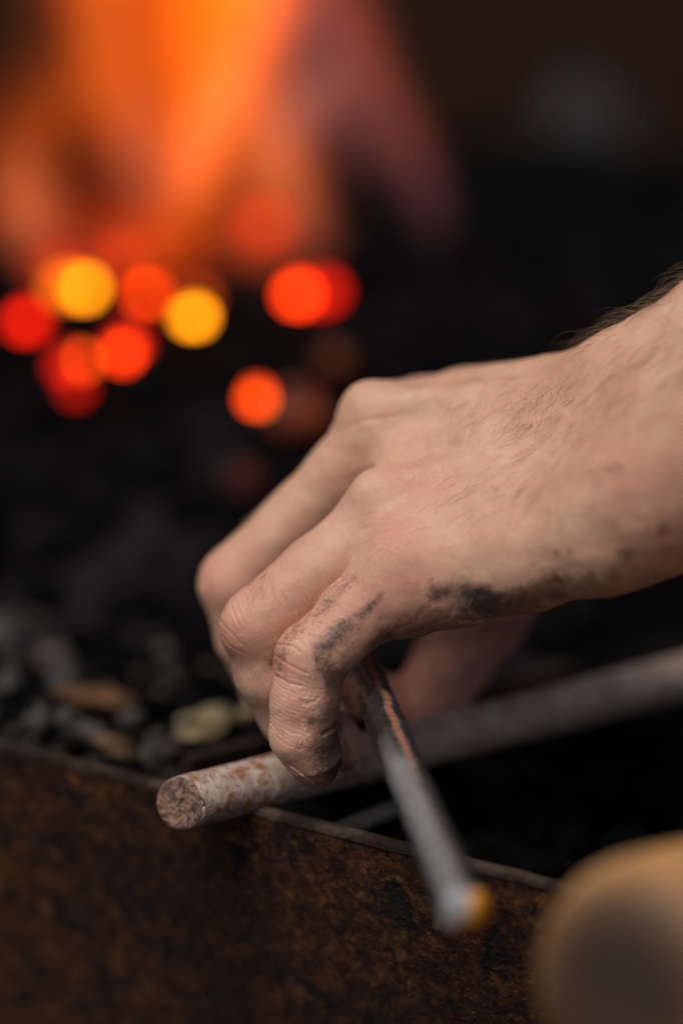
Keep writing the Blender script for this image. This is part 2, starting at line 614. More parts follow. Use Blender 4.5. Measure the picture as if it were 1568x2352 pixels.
for n_ in range(420):
    u_ = rnd.random() ** 1.2 * 0.5; v_ = rnd.random() ** 2.4 * 0.12
    p_ = RIM_A + along * (-0.16 + 0.46 * u_) + inward * (0.012 + v_)
    r_ = rnd.uniform(0.0012, 0.0048)
    o_ = len(vs)
    vs += lump_verts((p_.x, p_.y, bed_z(p_.x, p_.y) + r_ * 0.5 + 0.002), r_, n_ + 900, (1, rnd.uniform(.5, 1), rnd.uniform(.35, .8)), 0.6, Euler((rnd.uniform(-.4, .4), 0, rnd.uniform(0, 6.3))))
    fs += [tuple(i + o_ for i in f) for f in ICO[1]]
tag(link("ash_debris", mesh("ash_debris", vs, fs, smooth=False), M_DUST), kind='stuff')
CG = "pale pieces of clinker and stone along the near edge of the coal"
chunk("clinker", 480, 1655, 74, 38, 3, M_YEL, "large yellowish grey stone on the coal just left of the fingers", "stone", CG, rot=(0, 0.1, .5))
chunk("clinker", 232, 1612, 82, 42, 5, M_RUSTY, "widest rust brown lump of clinker among the pale pieces at left", "clinker", CG, rot=(0, 0, -.1))
chunk("clinker", 270, 1715, 52, 22, 8, M_TAN, "small tan sliver of clinker just above the rusty rim, left of the round bar", "clinker", CG, rot=(0, .5, .2))
chunk("clinker", 145, 1565, 34, 32, 12, M_GREY, "grey slate chip left of the wide rust brown clinker", "stone", CG)
chunk("clinker", 130, 1510, 46, 32, 14, M_PINK, "pinkish grey stone furthest up the row of pale pieces", "stone", CG, rot=(0, .3, 0))
chunk("clinker", 95, 1655, 24, 44, 17, M_GREY, "upright narrow grey slate chip nearest the left edge above the rim", "stone", CG, rot=(0, .1, 0))
chunk("clinker", 150, 1655, 27, 25, 19, M_GREY, "small round grey slate chip below the rust brown clinker", "stone", CG)
chunk("clinker", 210, 1680, 40, 22, 21, M_PINK, "flat pinkish grey stone between the rust brown clinker and the tan sliver", "stone", CG, rot=(0, .2, 0))
chunk("clinker", 300, 1650, 30, 22, 25, M_GREY, "flat grey slate chip right of the rust brown clinker", "stone", CG)
chunk("clinker", 345, 1725, 20, 32, 27, M_GREY, "dull grey slate chip close to the end of the round bar", "stone", CG)
chunk("clinker", 18, 1470, 34, 60, 29, M_GREY, "dark grey slate lump cut off by the left edge of the picture", "stone", CG)
chunk("clinker", 570, 1640, 40, 16, 31, M_YEL, "thin brownish stone sliver tucked behind the ring finger", "stone", CG, rot=(0, -.3, 0))
chunk("clinker", 20, 1560, 26, 24, 33, M_GREY, "dim grey chip at the left edge beneath the dark slate lump", "stone", CG)
# ------------------------------------------------------------------ glowing coals
GG = "glowing coals in the forge fire"
def ember(px, py, k, r_mm, col, strength, label, seed, lo=0.40, hi=0.58, sq=(1, 1, .9)):
    for _ in range(25):                       # seat the coal on the heap
        q = W(px, py, k)
        k += 0.6 * (k_at_height(py, bed_z(q.x, q.y) + 0.0035 + 0.9 * r_mm / 1000) - k)
    p = W(px, py, k)
    m = mat_emit("glowing_coal", col, strength, lo=lo, hi=hi, scale=105)
    vs = lump_verts((0, 0, 0), r_mm / 1000, seed, sq, 0.35)
    o = link("glowing_coal", mesh("glowing_coal", vs, ICO[1]), m)
    o.location = p
    tag(o, label, "glowing coal", GG)
    return o
YEL = (1.0, 0.37, 0.006); ORA = (1.0, 0.17, 0.004); RED = (1.0, 0.038, 0.001); DRD = (1.0, 0.012, 0.001)
# name, x, y, depth, size mm, colour, strength
ember(195, 660, 1.62, 4.4, (1.0, 0.30, 0.003), 13.0, "brightest yellow coal in the cluster at the left of the fire", 1)
ember(150, 652, 1.66, 7.0, ORA, 4.5, "orange coal overlapping the left side of the brightest yellow coal", 2)
ember(62, 735, 1.60, 5.2, DRD, 6.0, "deep red coal at the far left end of the glowing cluster", 3)
ember(338, 672, 1.58, 5.0, (1.0, .05, .001), 9, "red orange coal between the two yellow coals", 4, sq=(1, 1, .7))
ember(446, 726, 1.57, 4.6, (1.0, 0.30, 0.003), 12.5, "separate yellow coal at the right of the glowing cluster", 5)
ember(442, 694, 1.60, 7.5, (1.0, .10, .002), 1.8, "orange red coal just behind the separate yellow one", 18)
ember(284, 806, 1.52, 5.0, RED, 9, "red coal below the red orange one, lower right of the cluster", 6)
ember(292, 782, 1.56, 7.0, DRD, 1.5, "larger dull red coal behind the red one at the lower right of the cluster", 19)
ember(190, 828, 1.52, 4.0, (1.0, .12, .002), 9, "orange coal at the lower edge of the cluster", 7, sq=(.7, 1, 1))
ember(160, 835, 1.55, 6.0, DRD, 2.6, "dull red coal left of the orange one at the lower edge of the cluster", 8)
ember(175, 890, 1.48, 4.6, DRD, 1.6, "dimmest dark red coal, lowest of the cluster", 9)
ember(684, 672, 1.60, 5.0, RED, 12, "lone bright red orange coal right of the yellow ones, under the flames", 10)
ember(742, 668, 1.64, 6.4, DRD, 3.0, "dull red coal touching the right side of the lone bright red one", 11)
ember(590, 912, 1.46, 4.2, (1.0, 0.06, 0.002), 8, "single orange red coal standing apart, closest to the knuckles", 12)
ember(602, 926, 1.44, 1.4, (1.0, 0.35, 0.01), 7, "tiny yellow hot spot of coal under the single orange red coal", 13)
ember(680, 945, 1.66, 11.0, (1.0, 0.16, 0.05), 0.2, "faint brownish red coal behind the middle knuckle", 14)
ember(600, 515, 1.85, 8.0, DRD, 1.6, "deep red coal at the foot of the flames", 15)
ember(250, 600, 1.84, 12.0, (1, .05, .002), 1.4, "red coal behind the brightest yellow coal", 17)
ember(120, 610, 1.82, 9.0, (1, .03, .002), 1.2, "dull red coal above the left end of the cluster", 20)
ember(765, 820, 1.55, 6.0, (1, .20, .06), 0.12, "barely glowing brown coal below the lone bright red one", 21)
ember(560, 1090, 1.34, 7.0, (1, .10, .02), 0.05, "barely glowing brown coal close to the middle finger", 22)

# ------------------------------------------------------------------ flames: tongues of burning gas, each a closed volume that gives off light
fire = empty("fire", on_level(430, 600, RIM + 0.01))
tag(fire, "tall orange flames rising from the coals in the upper left", "fire")
def tongue(path, k, col, peak, flat=0.7, seed=0):
    """path: (px, py, radius_px); smoothed, closed tongue shape"""
    P3 = [Vector((a[0], a[1], a[2])) for a in path]
    pts = []
    n = 22
    for i in range(n + 1):
        t = i / n * (len(P3) - 1)
        j = min(int(t), len(P3) - 2); f = t - j
        p0 = P3[max(j - 1, 0)]; p1 = P3[j]; p2 = P3[j + 1]; p3 = P3[min(j + 2, len(P3) - 1)]
        pts.append(0.5 * ((2 * p1) + (p2 - p0) * f + (2 * p0 - 5 * p1 + 4 * p2 - p3) * f * f + (-p0 + 3 * p1 - 3 * p2 + p3) * f ** 3))
    for q, sc in enumerate((0.4, 0.65, 0.9, 1.15, 1.4, 1.75)):
        sd_ = rnd.random() * 50
        rnd_y = rnd.uniform(-70, 50)
        kk = k + 0.012 * (q - 2.5)
        rr = [max(p.z, 2) * sc * Q * S * k * (1 + 0.25 * mnoise.noise(Vector((i * 0.25, sd_, 0)))) for i, p in enumerate(pts)]
        wp = [W(p.x + p.z * 0.75 * mnoise.noise(Vector((i * 0.2, sd_, 4))), p.y + rnd_y, kk) for i, p in enumerate(pts)]
        vs, fs = tube(wp, rr, n=16, cap=True, flat=flat)
        rm = sorted(rr)[len(rr) // 2]
        m = mat_flame("flame", col, 0.22 * peak / (2 * rm * flat))
        link("flame_tongue", mesh("flame_tongue", vs, fs), m, fire)
F_OR = (1.0, 0.115, 0.001); F_YE = (1.0, 0.15, 0.004); F_PK = (1.0, 0.22, 0.09); F_PU = (0.55, 0.20, 0.26); F_RD = (1.0, 0.13, 0.01)
tongue([(430, 600, 40), (410, 470, 110), (430, 300, 150), (460, 100, 190), (480, -120, 220), (500, -500, 80)], 1.71, F_OR, 0.36)
tongue([(420, 540, 30), (440, 400, 80), (470, 220, 100), (500, 40, 120), (520, -160, 130), (520, -420, 40)], 1.67, F_YE, 0.34)
tongue([(560, 120, 30), (590, 20, 90), (620, -100, 130), (640, -300, 60)], 1.69, F_OR, 0.26)
tongue([(300, 440, 20), (260, 260, 90), (220, 80, 110), (220, -120, 130), (300, -400, 40)], 1.75, F_RD, 0.36)
tongue([(420, 500, 30), (440, 410, 60), (480, 320, 70), (530, 220, 60), (550, 120, 24)], 1.63, F_PK, 0.26)
tongue([(690, 600, 24), (650, 470, 70), (590, 340, 95), (560, 180, 95), (600, 0, 100), (620, -200, 60)], 1.73, (1.0, .16, .02), 0.34)
tongue([(750, 600, 16), (720, 490, 46), (660, 370, 60), (610, 260, 46), (580, 160, 18)], 1.69, F_PK, 0.16)
tongue([(560, 470, 14), (640, 340, 40), (720, 250, 50), (780, 180, 30)], 1.75, (.75, .22, .16), 0.16)
tongue([(1010, 610, 24), (985, 500, 50), (930, 370, 64), (850, 240, 72), (770, 100, 84), (730, -60, 80), (700, -260, 30)], 1.77, F_PU, 0.075)
tongue([(1000, 480, 16), (930, 300, 36), (850, 160, 50), (790, 20, 60), (760, -160, 30)], 1.81, (1.0, .12, .012), 0.12)
tongue([(900, 440, 20), (800, 330, 70), (700, 220, 90), (640, 60, 90), (640, -160, 40)], 1.79, (0.7, 0.16, 0.13), 0.13)
tongue([(60, 580, 20), (62, 470, 66), (50, 390, 56), (30, 310, 16)], 1.67, F_PK, 0.22)
tongue([(-40, 580, 20), (0, 450, 110), (50, 320, 130), (120, 220, 110), (190, 120, 70), (210, 40, 20)], 1.79, (1.0, .13, .006), 0.14)
tongue([(330, 580, 20), (340, 440, 70), (320, 320, 70), (330, 200, 30)], 1.75, (0.65, .16, .10), 0.12)
tongue([(380, 690, 24), (370, 620, 130), (350, 540, 130), (340, 450, 50)], 1.69, (1.0, .075, .002), 0.36)
tongue([(140, 680, 24), (150, 610, 110), (150, 520, 100), (140, 440, 40)], 1.71, (1.0, .09, .006), 0.14)
tongue([(620, 670, 20), (590, 580, 100), (550, 490, 90), (520, 400, 30)], 1.71, (1.0, .11, .02), 0.20)
tongue([(760, 760, 16), (740, 640, 70), (700, 560, 80), (640, 480, 30)], 1.73, (.8, .12, .08), 0.06)
# ------------------------------------------------------------------ round bar lying over the rim
def lerp_pts(a, b, n):
    return [a.lerp(b, i / n) for i in range(n + 1)]
A = W(414, 1845, .994); B = W(1568, 1556, 1.155)
E = A + (B - A) * 1.55
rod = empty("round_steel_bar", A)
tag(rod, "rust-speckled round steel bar with rough sawn end, lying over the rim below the fingers", "steel bar")
rad = 0.0075
n = 240
vs, fs = tube(lerp_pts(A, E, n), [rad * (0.93 if i == 0 else 1.0) for i in range(n + 1)], n=40, cap=False, wob=0.00022, seed=3)
dA = (E - A).normalized()
tc = Vector((0, 0, CZ)) - A
tc = (tc - dA * tc.dot(dA)).normalized()
def skew(q):                                # the bar was sawn off at a slant
    return dA * (0.42 * (q - A).dot(tc))
vs[:40] = [q + skew(q) for q in vs[:40]]
vs[40:80] = [q + skew(q) * 0.6 for q in vs[40:80]]
me = mesh("shaft", vs, fs)
at = me.attributes.new("scale", 'FLOAT', 'POINT')  # masks the length lightened against the arm's shade
at.data.foreach_set("value", np.array([min(1.0, max(0.0, ((i // 40) / n * (E - A).length - 0.050) / 0.035)) for i in range(len(vs))], np.float32))
link("shaft", me, M_ROD, rod)
# rough end: a torn, faceted face, flush inside the shaft's mouth
d = (E - A).normalized(); u, v = frame_for(d)
vs = [A - d * 0.0009]; fs = []
rings = 9
for i in range(1, rings + 1):
    for j in range(40):
        a = 2 * math.pi * j / 40
        r = rad * 0.985 * i / rings
        q = A + (u * math.cos(a) + v * math.sin(a)) * r
        ed = 1 if i < rings else 0.2
        h = mnoise.fractal(q * 700, 1.0, 2.0, 4) * 0.0007 * ed - 0.0006 * ed
        vs.append(q + d * h + skew(q))
for j in range(40):
    fs.append((0, 1 + (j + 1) % 40, 1 + j))
for i in range(rings - 1):
    for j in range(40):
        a = 1 + i * 40 + j; b = 1 + i * 40 + (j + 1) % 40
        fs.append((a, b, b + 40, a + 40))
link("cut_end", mesh("cut_end", vs, fs, smooth=False), M_RODEND, rod)

# ------------------------------------------------------------------ dark bar in the hand, its end towards the camera
A2 = W(1066, 2092, .845); B2 = W(842, 1560, 1.018)
E2 = B2 + (B2 - A2) * 0.35
bar = empty("gripped_steel_bar", A2)
tag(bar, "dark steel bar under the hand, with a rust streak and shiny near end", "steel bar")
L2 = (E2 - A2).length
d = (E2 - A2).normalized()
u = d.cross(Vector((0, 0, 1))).normalized(); v = u.cross(d).normalized()   # u: sideways, v: up
if u.x < 0: u = -u
NS, NR = 260, 48
vs, fs, rust, och, sky_sheen = [], [], [], [], []
for i in range(NS + 1):
    t = i / NS
    p = A2.lerp(E2, t)
    for j in range(NR):
        a = 2 * math.pi * j / NR
        ca, sa = math.cos(a), math.sin(a)
        r = 0.00500 * (1.0 / (abs(ca) ** 3.2 + abs(sa) ** 3.2) ** (1 / 3.2))     # softened square section
        r *= 1.0 + 0.16 * max(0.0, 1 - t * L2 / 0.006) ** 0.7 - (0.06 if i == 0 else 0)
        q = p + (u * ca + v * sa) * r
        q += (u * ca + v * sa) * 0.00018 * mnoise.fractal(q * 160, 1.0, 2.0, 3)
        vs.append(q)
        along_m = t * L2
        wob = 0.22 * mnoise.noise(Vector((along_m * 90, 5.0, 0)))
        ang = abs(((a - 1.42 + wob + math.pi) % (2 * math.pi)) - math.pi)
        rs = max(0, 1 - (ang / 0.26) ** 2) * min(1, max(0, (along_m - 0.052) / 0.02))
        rust.append(rs * (1.0 if along_m < 0.2 else 0))
        sheen = max(0, min(1, (0.088 + 0.008 * mnoise.noise(Vector((a * 2, 3.0, along_m * 60))) - along_m) / 0.018)) * max(0, min(1, (1.15 - abs(a - 2.45)) / 0.35))  # sky reflection painted on the shaft's near left side
        sky_sheen.append(0.62 * sheen * (1 - min(1, rust[-1])))
        ang2 = abs(((a - 0.25 + math.pi) % (2 * math.pi)) - math.pi)
        och.append(1.0 if (abs(along_m - 0.070) < 0.0028 and ang2 < 0.30 and mnoise.noise(q * 700) > -0.05) else 0.0)
for i in range(NS):
    for j in range(NR):
        a, b = i * NR + j, i * NR + (j + 1) % NR
        fs.append((a, b, b + NR, a + NR))
me = mesh("shaft", vs, fs)
for nm, arr in (("rust", rust), ("ochre", och), ("bright", sky_sheen)):
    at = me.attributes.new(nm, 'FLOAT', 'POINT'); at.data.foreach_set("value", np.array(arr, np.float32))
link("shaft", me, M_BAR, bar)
# the end: a bright ground facet tilted to the sky and a rusty face beside it
def end_face(nm, sel, tilt, attr):
    vs, fs = [], []
    for i in range(8):
        for j in range(33):
            a = sel[0] + (sel[1] - sel[0]) * j / 32
            ca, sa = math.cos(a), math.sin(a)
            R = 1.10 * 0.00500 * (1.0 / (abs(ca) ** 3.2 + abs(sa) ** 3.2) ** (1 / 3.2))
            r = R * i / 7
            off = (u * ca + v * sa) * r
            h = 0.0030 * (1 - (i / 7) ** 2)
            vs.append(A2 + off - d * h + tilt * (1 - (i / 7)) * 0.0)
    for i in range(7):
        for j in range(32):
            a = i * 33 + j
            fs.append((a, a + 33, a + 34, a + 1))
    me = mesh(nm, vs, fs)
    for k_ in ("rust", "ochre", "bright"):
        at = me.attributes.new(k_, 'FLOAT', 'POINT')
        at.data.foreach_set("value", np.full(len(vs), attr.get(k_, 0.0), np.float32))
    return link(nm, me, M_BAR, bar)
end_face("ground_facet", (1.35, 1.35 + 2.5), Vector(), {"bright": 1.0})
end_face("rusty_facet", (1.35 + 2.5 - 2 * math.pi, 1.35), Vector(), {"ochre": 1.0})

# ------------------------------------------------------------------ flat bar and thin strip lying in the tray behind the round bar
def flat_bar(name, a, b, h, t, mat, label, cat):
    d = (b - a).normalized()
    s_ = d.cross(Vector((0, 0, 1))).normalized(); up = s_.cross(d).normalized()
    c = 0.0006
    prof = [(-t / 2 + c, -h / 2), (t / 2 - c, -h / 2), (t / 2, -h / 2 + c), (t / 2, h / 2 - c), (t / 2 - c, h / 2), (-t / 2 + c, h / 2), (-t / 2, h / 2 - c), (-t / 2, -h / 2 + c)]
    n = 40
    vs, fs = [], []
    for i in range(n + 1):
        p = a.lerp(b, i / n)
        for (x, z) in prof:
            q = p + s_ * x + up * z
            vs.append(q + up * 0.0003 * mnoise.noise(q * 90))
    for i in range(n):
        for j in range(8):
            fs.append((i * 8 + j, i * 8 + (j + 1) % 8, (i + 1) * 8 + (j + 1) % 8, (i + 1) * 8 + j))
    fs.append(tuple(range(7, -1, -1))); fs.append(tuple(n * 8 + j for j in range(8)))
    vs = [q - a for q in vs]
    o = link(name, mesh(name, vs, fs, smooth=False), mat)
    o.location = a
    tag(o, label, cat)
    return o
M_DARKBAR = mat_stone("brown_black_scale", (0.016, 0.011, 0.009), (0.026, 0.018, 0.015), (0.045, 0.030, 0.022))
M_STRIP = mat_stone("dull_grey_steel", (0.07, 0.068, 0.066), (0.11, 0.105, 0.10), (0.15, 0.145, 0.14))
flat_bar("flat_steel_bar", W(425, 1775, 1.075), W(1300, 1560, 1.21), 0.011, 0.004, M_DARKBAR, "dark brown flat bar on edge inside the tray, just behind the round bar", "flat bar")
flat_bar("steel_strip", W(760, 1915, 1.015), W(960, 1835, 1.055), 0.003, 0.006, M_STRIP, "thin dull grey steel strip in the gap under the round bar, beside the gripped bar", "steel strip")

# ------------------------------------------------------------------ thick wooden handle close to the camera
def mat_handle():
    s_ = N("worn_wood")
    v_ = s_.coord(scale=(1, 1, 1))
    a_ = s_.noise(v_, 42, 5, 0.6, 0.8)
    b_ = s_.noise(v_, 30, 3, 0.5)
    base = s_.ramp(a_, [(0.3, (0.32, 0.145, 0.048)), (0.5, (0.46, 0.235, 0.085)), (0.7, (0.60, 0.34, 0.14))])
    base = s_.mix(s_.ramp(b_, [(0.45, 0.0), (0.7, 0.6)]), base, (0.16, 0.085, 0.036))
    dk = s_.attr("grime_shade")  # end face darkened: grime with its shade painted in
    base = s_.mix(s_.math('MULTIPLY', dk, 0.97, clamp=True), base, s_.ramp(a_, [(0.3, (0.020, 0.012, 0.008)), (0.7, (0.040, 0.025, 0.017))]))
    s_.bsdf(base, 0.6, 0.0, s_.bump(a_, 0.4, 0.001), 0.35)
    return s_.m
M_WOOD = mat_handle()
HA = W(1418, 2285, .765)
ax = Vector((0.60, 0.78 * CS + 0.05, -0.78 * SN + 0.02)).normalized()
hd = empty("wooden_handle", HA)
tag(hd, "thick rounded wooden handle butt, blurred, in the lower right corner close to the viewer", "wooden handle")
R_ = 0.0272
u, v = frame_for(ax)
def lathe(prof, n=64):
    vs, fs, g = [], [], []
    for t, r, gr in prof:
        for j in range(n):
            a = 2 * math.pi * j / n
            q = HA + ax * t + (u * math.cos(a) + v * math.sin(a)) * R_ * r
            q += (u * math.cos(a) + v * math.sin(a)) * 0.0006 * mnoise.noise(q * 60)
            vs.append(q); g.append(gr)
    for i in range(len(prof) - 1):
        for j in range(n):
            a, b = i * n + j, i * n + (j + 1) % n
            fs.append((a, b, b + n, a + n))
    return vs, fs, g
def handle_part(nm, prof):
    vs, fs, g = lathe(prof)
    me = mesh(nm, vs, fs)
    at = me.attributes.new("grime_shade", 'FLOAT', 'POINT'); at.data.foreach_set("value", np.array(g, np.float32))
    link(nm, me, M_WOOD, hd)
handle_part("grip", [(.0042, .80, .70), (.0060, .88, .50), (.0085, .94, .34), (.0120, .98, .20), (.018, 1.0, .08), (.03, 1.0, 0), (.06, .98, 0), (.10, .95, 0), (.15, .93, 0), (.20, .93, 0)])
handle_part("butt_end", [(.0010, .001, 1), (.0010, .2, 1), (.0011, .4, 1), (.0015, .55, .95), (.0023, .68, .9), (.0042, .80, .70)])
# ================================================================== HAND (one continuous surface)
# built in camera-space millimetres: x right, y down, z away; joints are laid out as plan coordinates, depth, radius
def C(px, py, k):
    return (np.array(cam_pt(px, py, k)) * 1000.0).astype(np.float32)

def capsule(P, a, b, ra, rb):
    a = np.asarray(a, np.float32); b = np.asarray(b, np.float32)
    ab = b - a
    t = np.clip(((P - a) @ ab) / (ab @ ab), 0, 1)
    d = P - a - t[:, None] * ab
    return np.sqrt((d * d).sum(1)) - (ra + (rb - ra) * t)

def ellip(P, c, axes, radii):
    d = (P - c) @ np.asarray(axes).T
    r = np.asarray(radii)
    q = d / r
    k0 = np.sqrt((q * q).sum(1))
    k1 = np.sqrt(((q / r) ** 2).sum(1)) + 1e-9
    return k0 * (k0 - 1.0) / k1

def smin(a, b, k):
    h = np.clip(k - np.abs(a - b), 0, None) / k
    return np.minimum(a, b) - h * h * k * 0.25

def chain(P, pts, k):
    F = None
    for (a, b) in zip(pts[:-1], pts[1:]):
        f = capsule(P, C(*a[:3]), C(*b[:3]), a[3], b[3])
        F = f if F is None else smin(F, f, k)
    return F

PINKY = [(925, 1318, .985, 11.8), (815, 1418, .985, 9.8), (716, 1512, .983, 9.6), (699, 1612, .985, 9.0), (696, 1684, .988, 8.8), (722, 1738, .992, 7.8), (731, 1772, .996, 4.8)]
RING = [(890, 1192, 1.008, 12.0), (730, 1320, 1.003, 10.6), (592, 1436, 1.0, 10.2), (622, 1545, 1.008, 10.0), (676, 1640, 1.018, 9.4), (762, 1702, 1.018, 8.0), (788, 1722, 1.020, 6.2)]
MIDDLE = [(880, 992, 1.038, 12.0), (708, 1178, 1.048, 10.6), (540, 1338, 1.052, 10.4), (574, 1464, 1.056, 9.6), (626, 1580, 1.062, 9.4), (735, 1660, 1.072, 8.0), (765, 1690, 1.078, 6.2)]
INDEX = [(968, 968, 1.074, 12.0), (810, 1150, 1.085, 10.6), (655, 1315, 1.090, 10.0), (700, 1430, 1.094, 9.0), (770, 1540, 1.096, 8.4), (850, 1600, 1.098, 7.6), (880, 1620, 1.098, 6.0)]
THUMB = [(1300, 1130, 1.05, 15.0), (1150, 1340, 1.090, 13.0), (1105, 1430, 1.098, 12.0), (1040, 1515, 1.098, 11.4), (992, 1598, 1.092, 10.2), (962, 1642, 1.086, 8.0)]

META = [
    [(925, 1318, .985, 11.8), (1180, 1240, .978, 13.0), (1420, 1130, .965, 15.0)],
    [(890, 1192, 1.008, 12.0), (1160, 1130, 1.0, 12.5), (1420, 1060, .985, 14.0)],
    [(880, 992, 1.038, 12.0), (1120, 980, 1.025, 12.5), (1400, 975, 1.0, 14.5)],
    [(968, 968, 1.074, 12.0), (1150, 955, 1.06, 12.5), (1380, 918, 1.025, 14.0)],
]
FILL = [
    [(960, 1240, .992, 10.5), (1170, 1180, .985, 12.5), (1410, 1090, .975, 14.0)],
    [(950, 1085, 1.02, 10.5), (1140, 1055, 1.01, 12.5), (1400, 1015, .992, 14.0)],
    [(872, 962, 1.045, 8.2), (1060, 921, 1.055, 8.0), (1240, 893, 1.03, 7.6), (1430, 853, 1.0, 8.0)],
    [(930, 982, 1.055, 11.8), (1130, 965, 1.042, 12.6), (1390, 940, 1.012, 14.0)],
]
HYPO = [(955, 1372, .988, 11.0), (1060, 1322, .982, 13.0), (1200, 1275, .975, 15.0), (1360, 1222, .962, 16.5), (1480, 1165, .95, 17.5)]
ARM = [
    [(1385, 980, 1.0, 19.0), (1480, 918, .988, 20.0), (1720, 768, .965, 22.5)],
    [(1430, 1070, .975, 17.5), (1560, 985, .958, 19.0), (1730, 880, .94, 21.0)],
    [(1440, 1165, .955, 18.0), (1560, 1098, .938, 20.0), (1740, 985, .915, 23.0)],
]

def hand_sdf(P):
    body = None
    for m in META:
        f = chain(P, m, 4)
        body = f if body is None else smin(body, f, 9)
    body = smin(body, chain(P, HYPO, 5), 8)
    for f in FILL:
        body = smin(body, chain(P, f, 4), 7)
    arm = smin(smin(chain(P, ARM[0], 8), chain(P, ARM[2], 8), 14), chain(P, ARM[1], 8), 6)
    body = smin(body, arm, 10)
    # knuckle heads
    for c, r in (((838, 925, 1.034), 4.8), ((862, 1135, 1.0), 4.5), ((925, 1255, .978), 5.0), ((1072, 905, 1.058), 3.0)):
        d = P - C(*c)
        body = smin(body, np.sqrt((d * d).sum(1)) - r, 9)
    # extensor tendons
    for a, b in (((850, 1125, .998), (1330, 1000, .982)), ((840, 925, 1.03), (1340, 905, 1.0))):
        body = smin(body, capsule(P, C(*a), C(*b), 2.6, 2.0), 6)
    fu = None
    for ch in (PINKY, RING, MIDDLE, INDEX):
        f = chain(P, ch, 2.5)
        fu = f if fu is None else smin(fu, f, 1.0)
    F = smin(body, fu, 5.5)
    F = smin(F, chain(P, THUMB, 5), 7)
    return F

def eval_chunks(P, n=60000):
    P = np.asarray(P, np.float32)
    return np.concatenate([hand_sdf(P[i:i + n]) for i in range(0, len(P), n)])

def surface_nets(F, org, h):
    ins = F < 0
    nx, ny, nz = F.shape
    cs = (nx - 1, ny - 1, nz - 1)
    acc = np.zeros(cs + (3,), np.float32); cnt = np.zeros(cs, np.float32)
    def sl(o): return tuple(slice(o[a], o[a] + cs[a]) for a in range(3))
    for ax in range(3):
        for o in [(a, b) for a in (0, 1) for b in (0, 1)]:
            c0 = list(o); c0.insert(ax, 0); c1 = list(o); c1.insert(ax, 1)
            fa, fb = F[sl(c0)], F[sl(c1)]
            m = ins[sl(c0)] != ins[sl(c1)]
            t = np.where(m, fa / np.where(m, fa - fb, 1), 0)
            for q in range(3):
                acc[..., q] += np.where(m, t if q == ax else c0[q], 0)
            cnt += m
    act = cnt > 0
    idx = -np.ones(cs, np.int64); idx[act] = np.arange(act.sum())
    ijk = np.argwhere(act)
    V = org + h * (ijk + acc[act] / cnt[act][:, None])
    quads = []
    for ax in range(3):
        sh = [slice(1, -1)] * 3; sh[ax] = slice(0, None)
        a = [slice(None)] * 3; b = [slice(None)] * 3
        a[ax] = slice(0, -1); b[ax] = slice(1, None)
        ia, ib = ins[tuple(a)], ins[tuple(b)]
        e = np.argwhere(ia != ib)
        u, v = [q for q in range(3) if q != ax]
        ok = (e[:, u] > 0) & (e[:, v] > 0) & (e[:, u] < F.shape[u] - 1) & (e[:, v] < F.shape[v] - 1)
        e = e[ok]
        s = ia[tuple(e.T)]
        def cell(du, dv):
            g = e.copy(); g[:, u] += du; g[:, v] += dv
            return idx[tuple(g.T)]
        q = np.stack([cell(-1, -1), cell(0, -1), cell(0, 0), cell(-1, 0)], 1)
        flip = s if ax != 1 else ~s
        q[~flip] = q[~flip][:, ::-1]
        quads.append(q)
    return V, np.concatenate(quads)

def subdivide(V, Qd):
    n = len(V)
    e = np.stack([Qd, np.roll(Qd, -1, 1)], 2).reshape(-1, 2)
    es = np.sort(e, 1)
    key = es[:, 0] * n + es[:, 1]
    uk, inv = np.unique(key, return_inverse=True)
    a, b = uk // n, uk % n
    mid = (V[a] + V[b]) / 2
    cen = V[Qd].mean(1)
    ei = (n + inv).reshape(-1, 4)
    ci = n + len(uk) + np.arange(len(Qd))
    out = np.concatenate([np.stack([Qd[:, i], ei[:, i], ci, ei[:, (i + 3) % 4]], 1) for i in range(4)])
    return np.concatenate([V, mid, cen]), out

def grad(V, F0=None, e=0.15):
    if F0 is None: F0 = eval_chunks(V)
    g = np.stack([eval_chunks(V + np.eye(3)[i] * e) - F0 for i in range(3)], 1) / e
    return F0, g

def project(V, it=1):
    for _ in range(it):
        F0, g = grad(V)
        V = V - (F0 / np.maximum((g * g).sum(1), 0.05))[:, None].clip(-1.5, 1.5) * g
    return V

import time
_t0 = time.time()
_h = 1.25
_lo = np.array([-48.0, -86.0, 580.0]); _hi = np.array([118.0, 86.0, 762.0])
_n = np.ceil((_hi - _lo) / _h).astype(int) + 1
_ax = [(_lo[i] + _h * np.arange(_n[i])) for i in range(3)]
_G = np.stack(np.meshgrid(*_ax, indexing='ij'), -1).reshape(-1, 3)
_F = eval_chunks(_G).reshape(_n)
HV, HQ = surface_nets(_F, _lo, _h)
del _G, _F
HV = project(HV, 2)
HV, HQ = subdivide(HV, HQ); HV = project(HV, 1)
HV, HQ = subdivide(HV, HQ)
_f, HN = grad(HV)
HV = HV - (_f / np.maximum((HN * HN).sum(1), 0.05))[:, None].clip(-1.5, 1.5) * HN
HN /= np.linalg.norm(HN, axis=1)[:, None] + 1e-9

FX = HV[:, 0] / (HV[:, 2] * Q) + 784
FY = HV[:, 1] / (HV[:, 2] * Q) + 1176
VIS = (HN * HV).sum(1) < 0.0
# the nearest layer of skin (a mark on one finger must not land on the finger behind it)
_bx = ((FX + 400) // 6).astype(int); _by = (FY // 6).astype(int) + 200
_key = _bx * 100000 + _by
_u, _inv = np.unique(_key, return_inverse=True)
_zm = np.full(len(_u), 1e9); np.minimum.at(_zm, _inv, HV[:, 2])
NEAR = VIS & (HV[:, 2] < _zm[_inv] + 3.5)

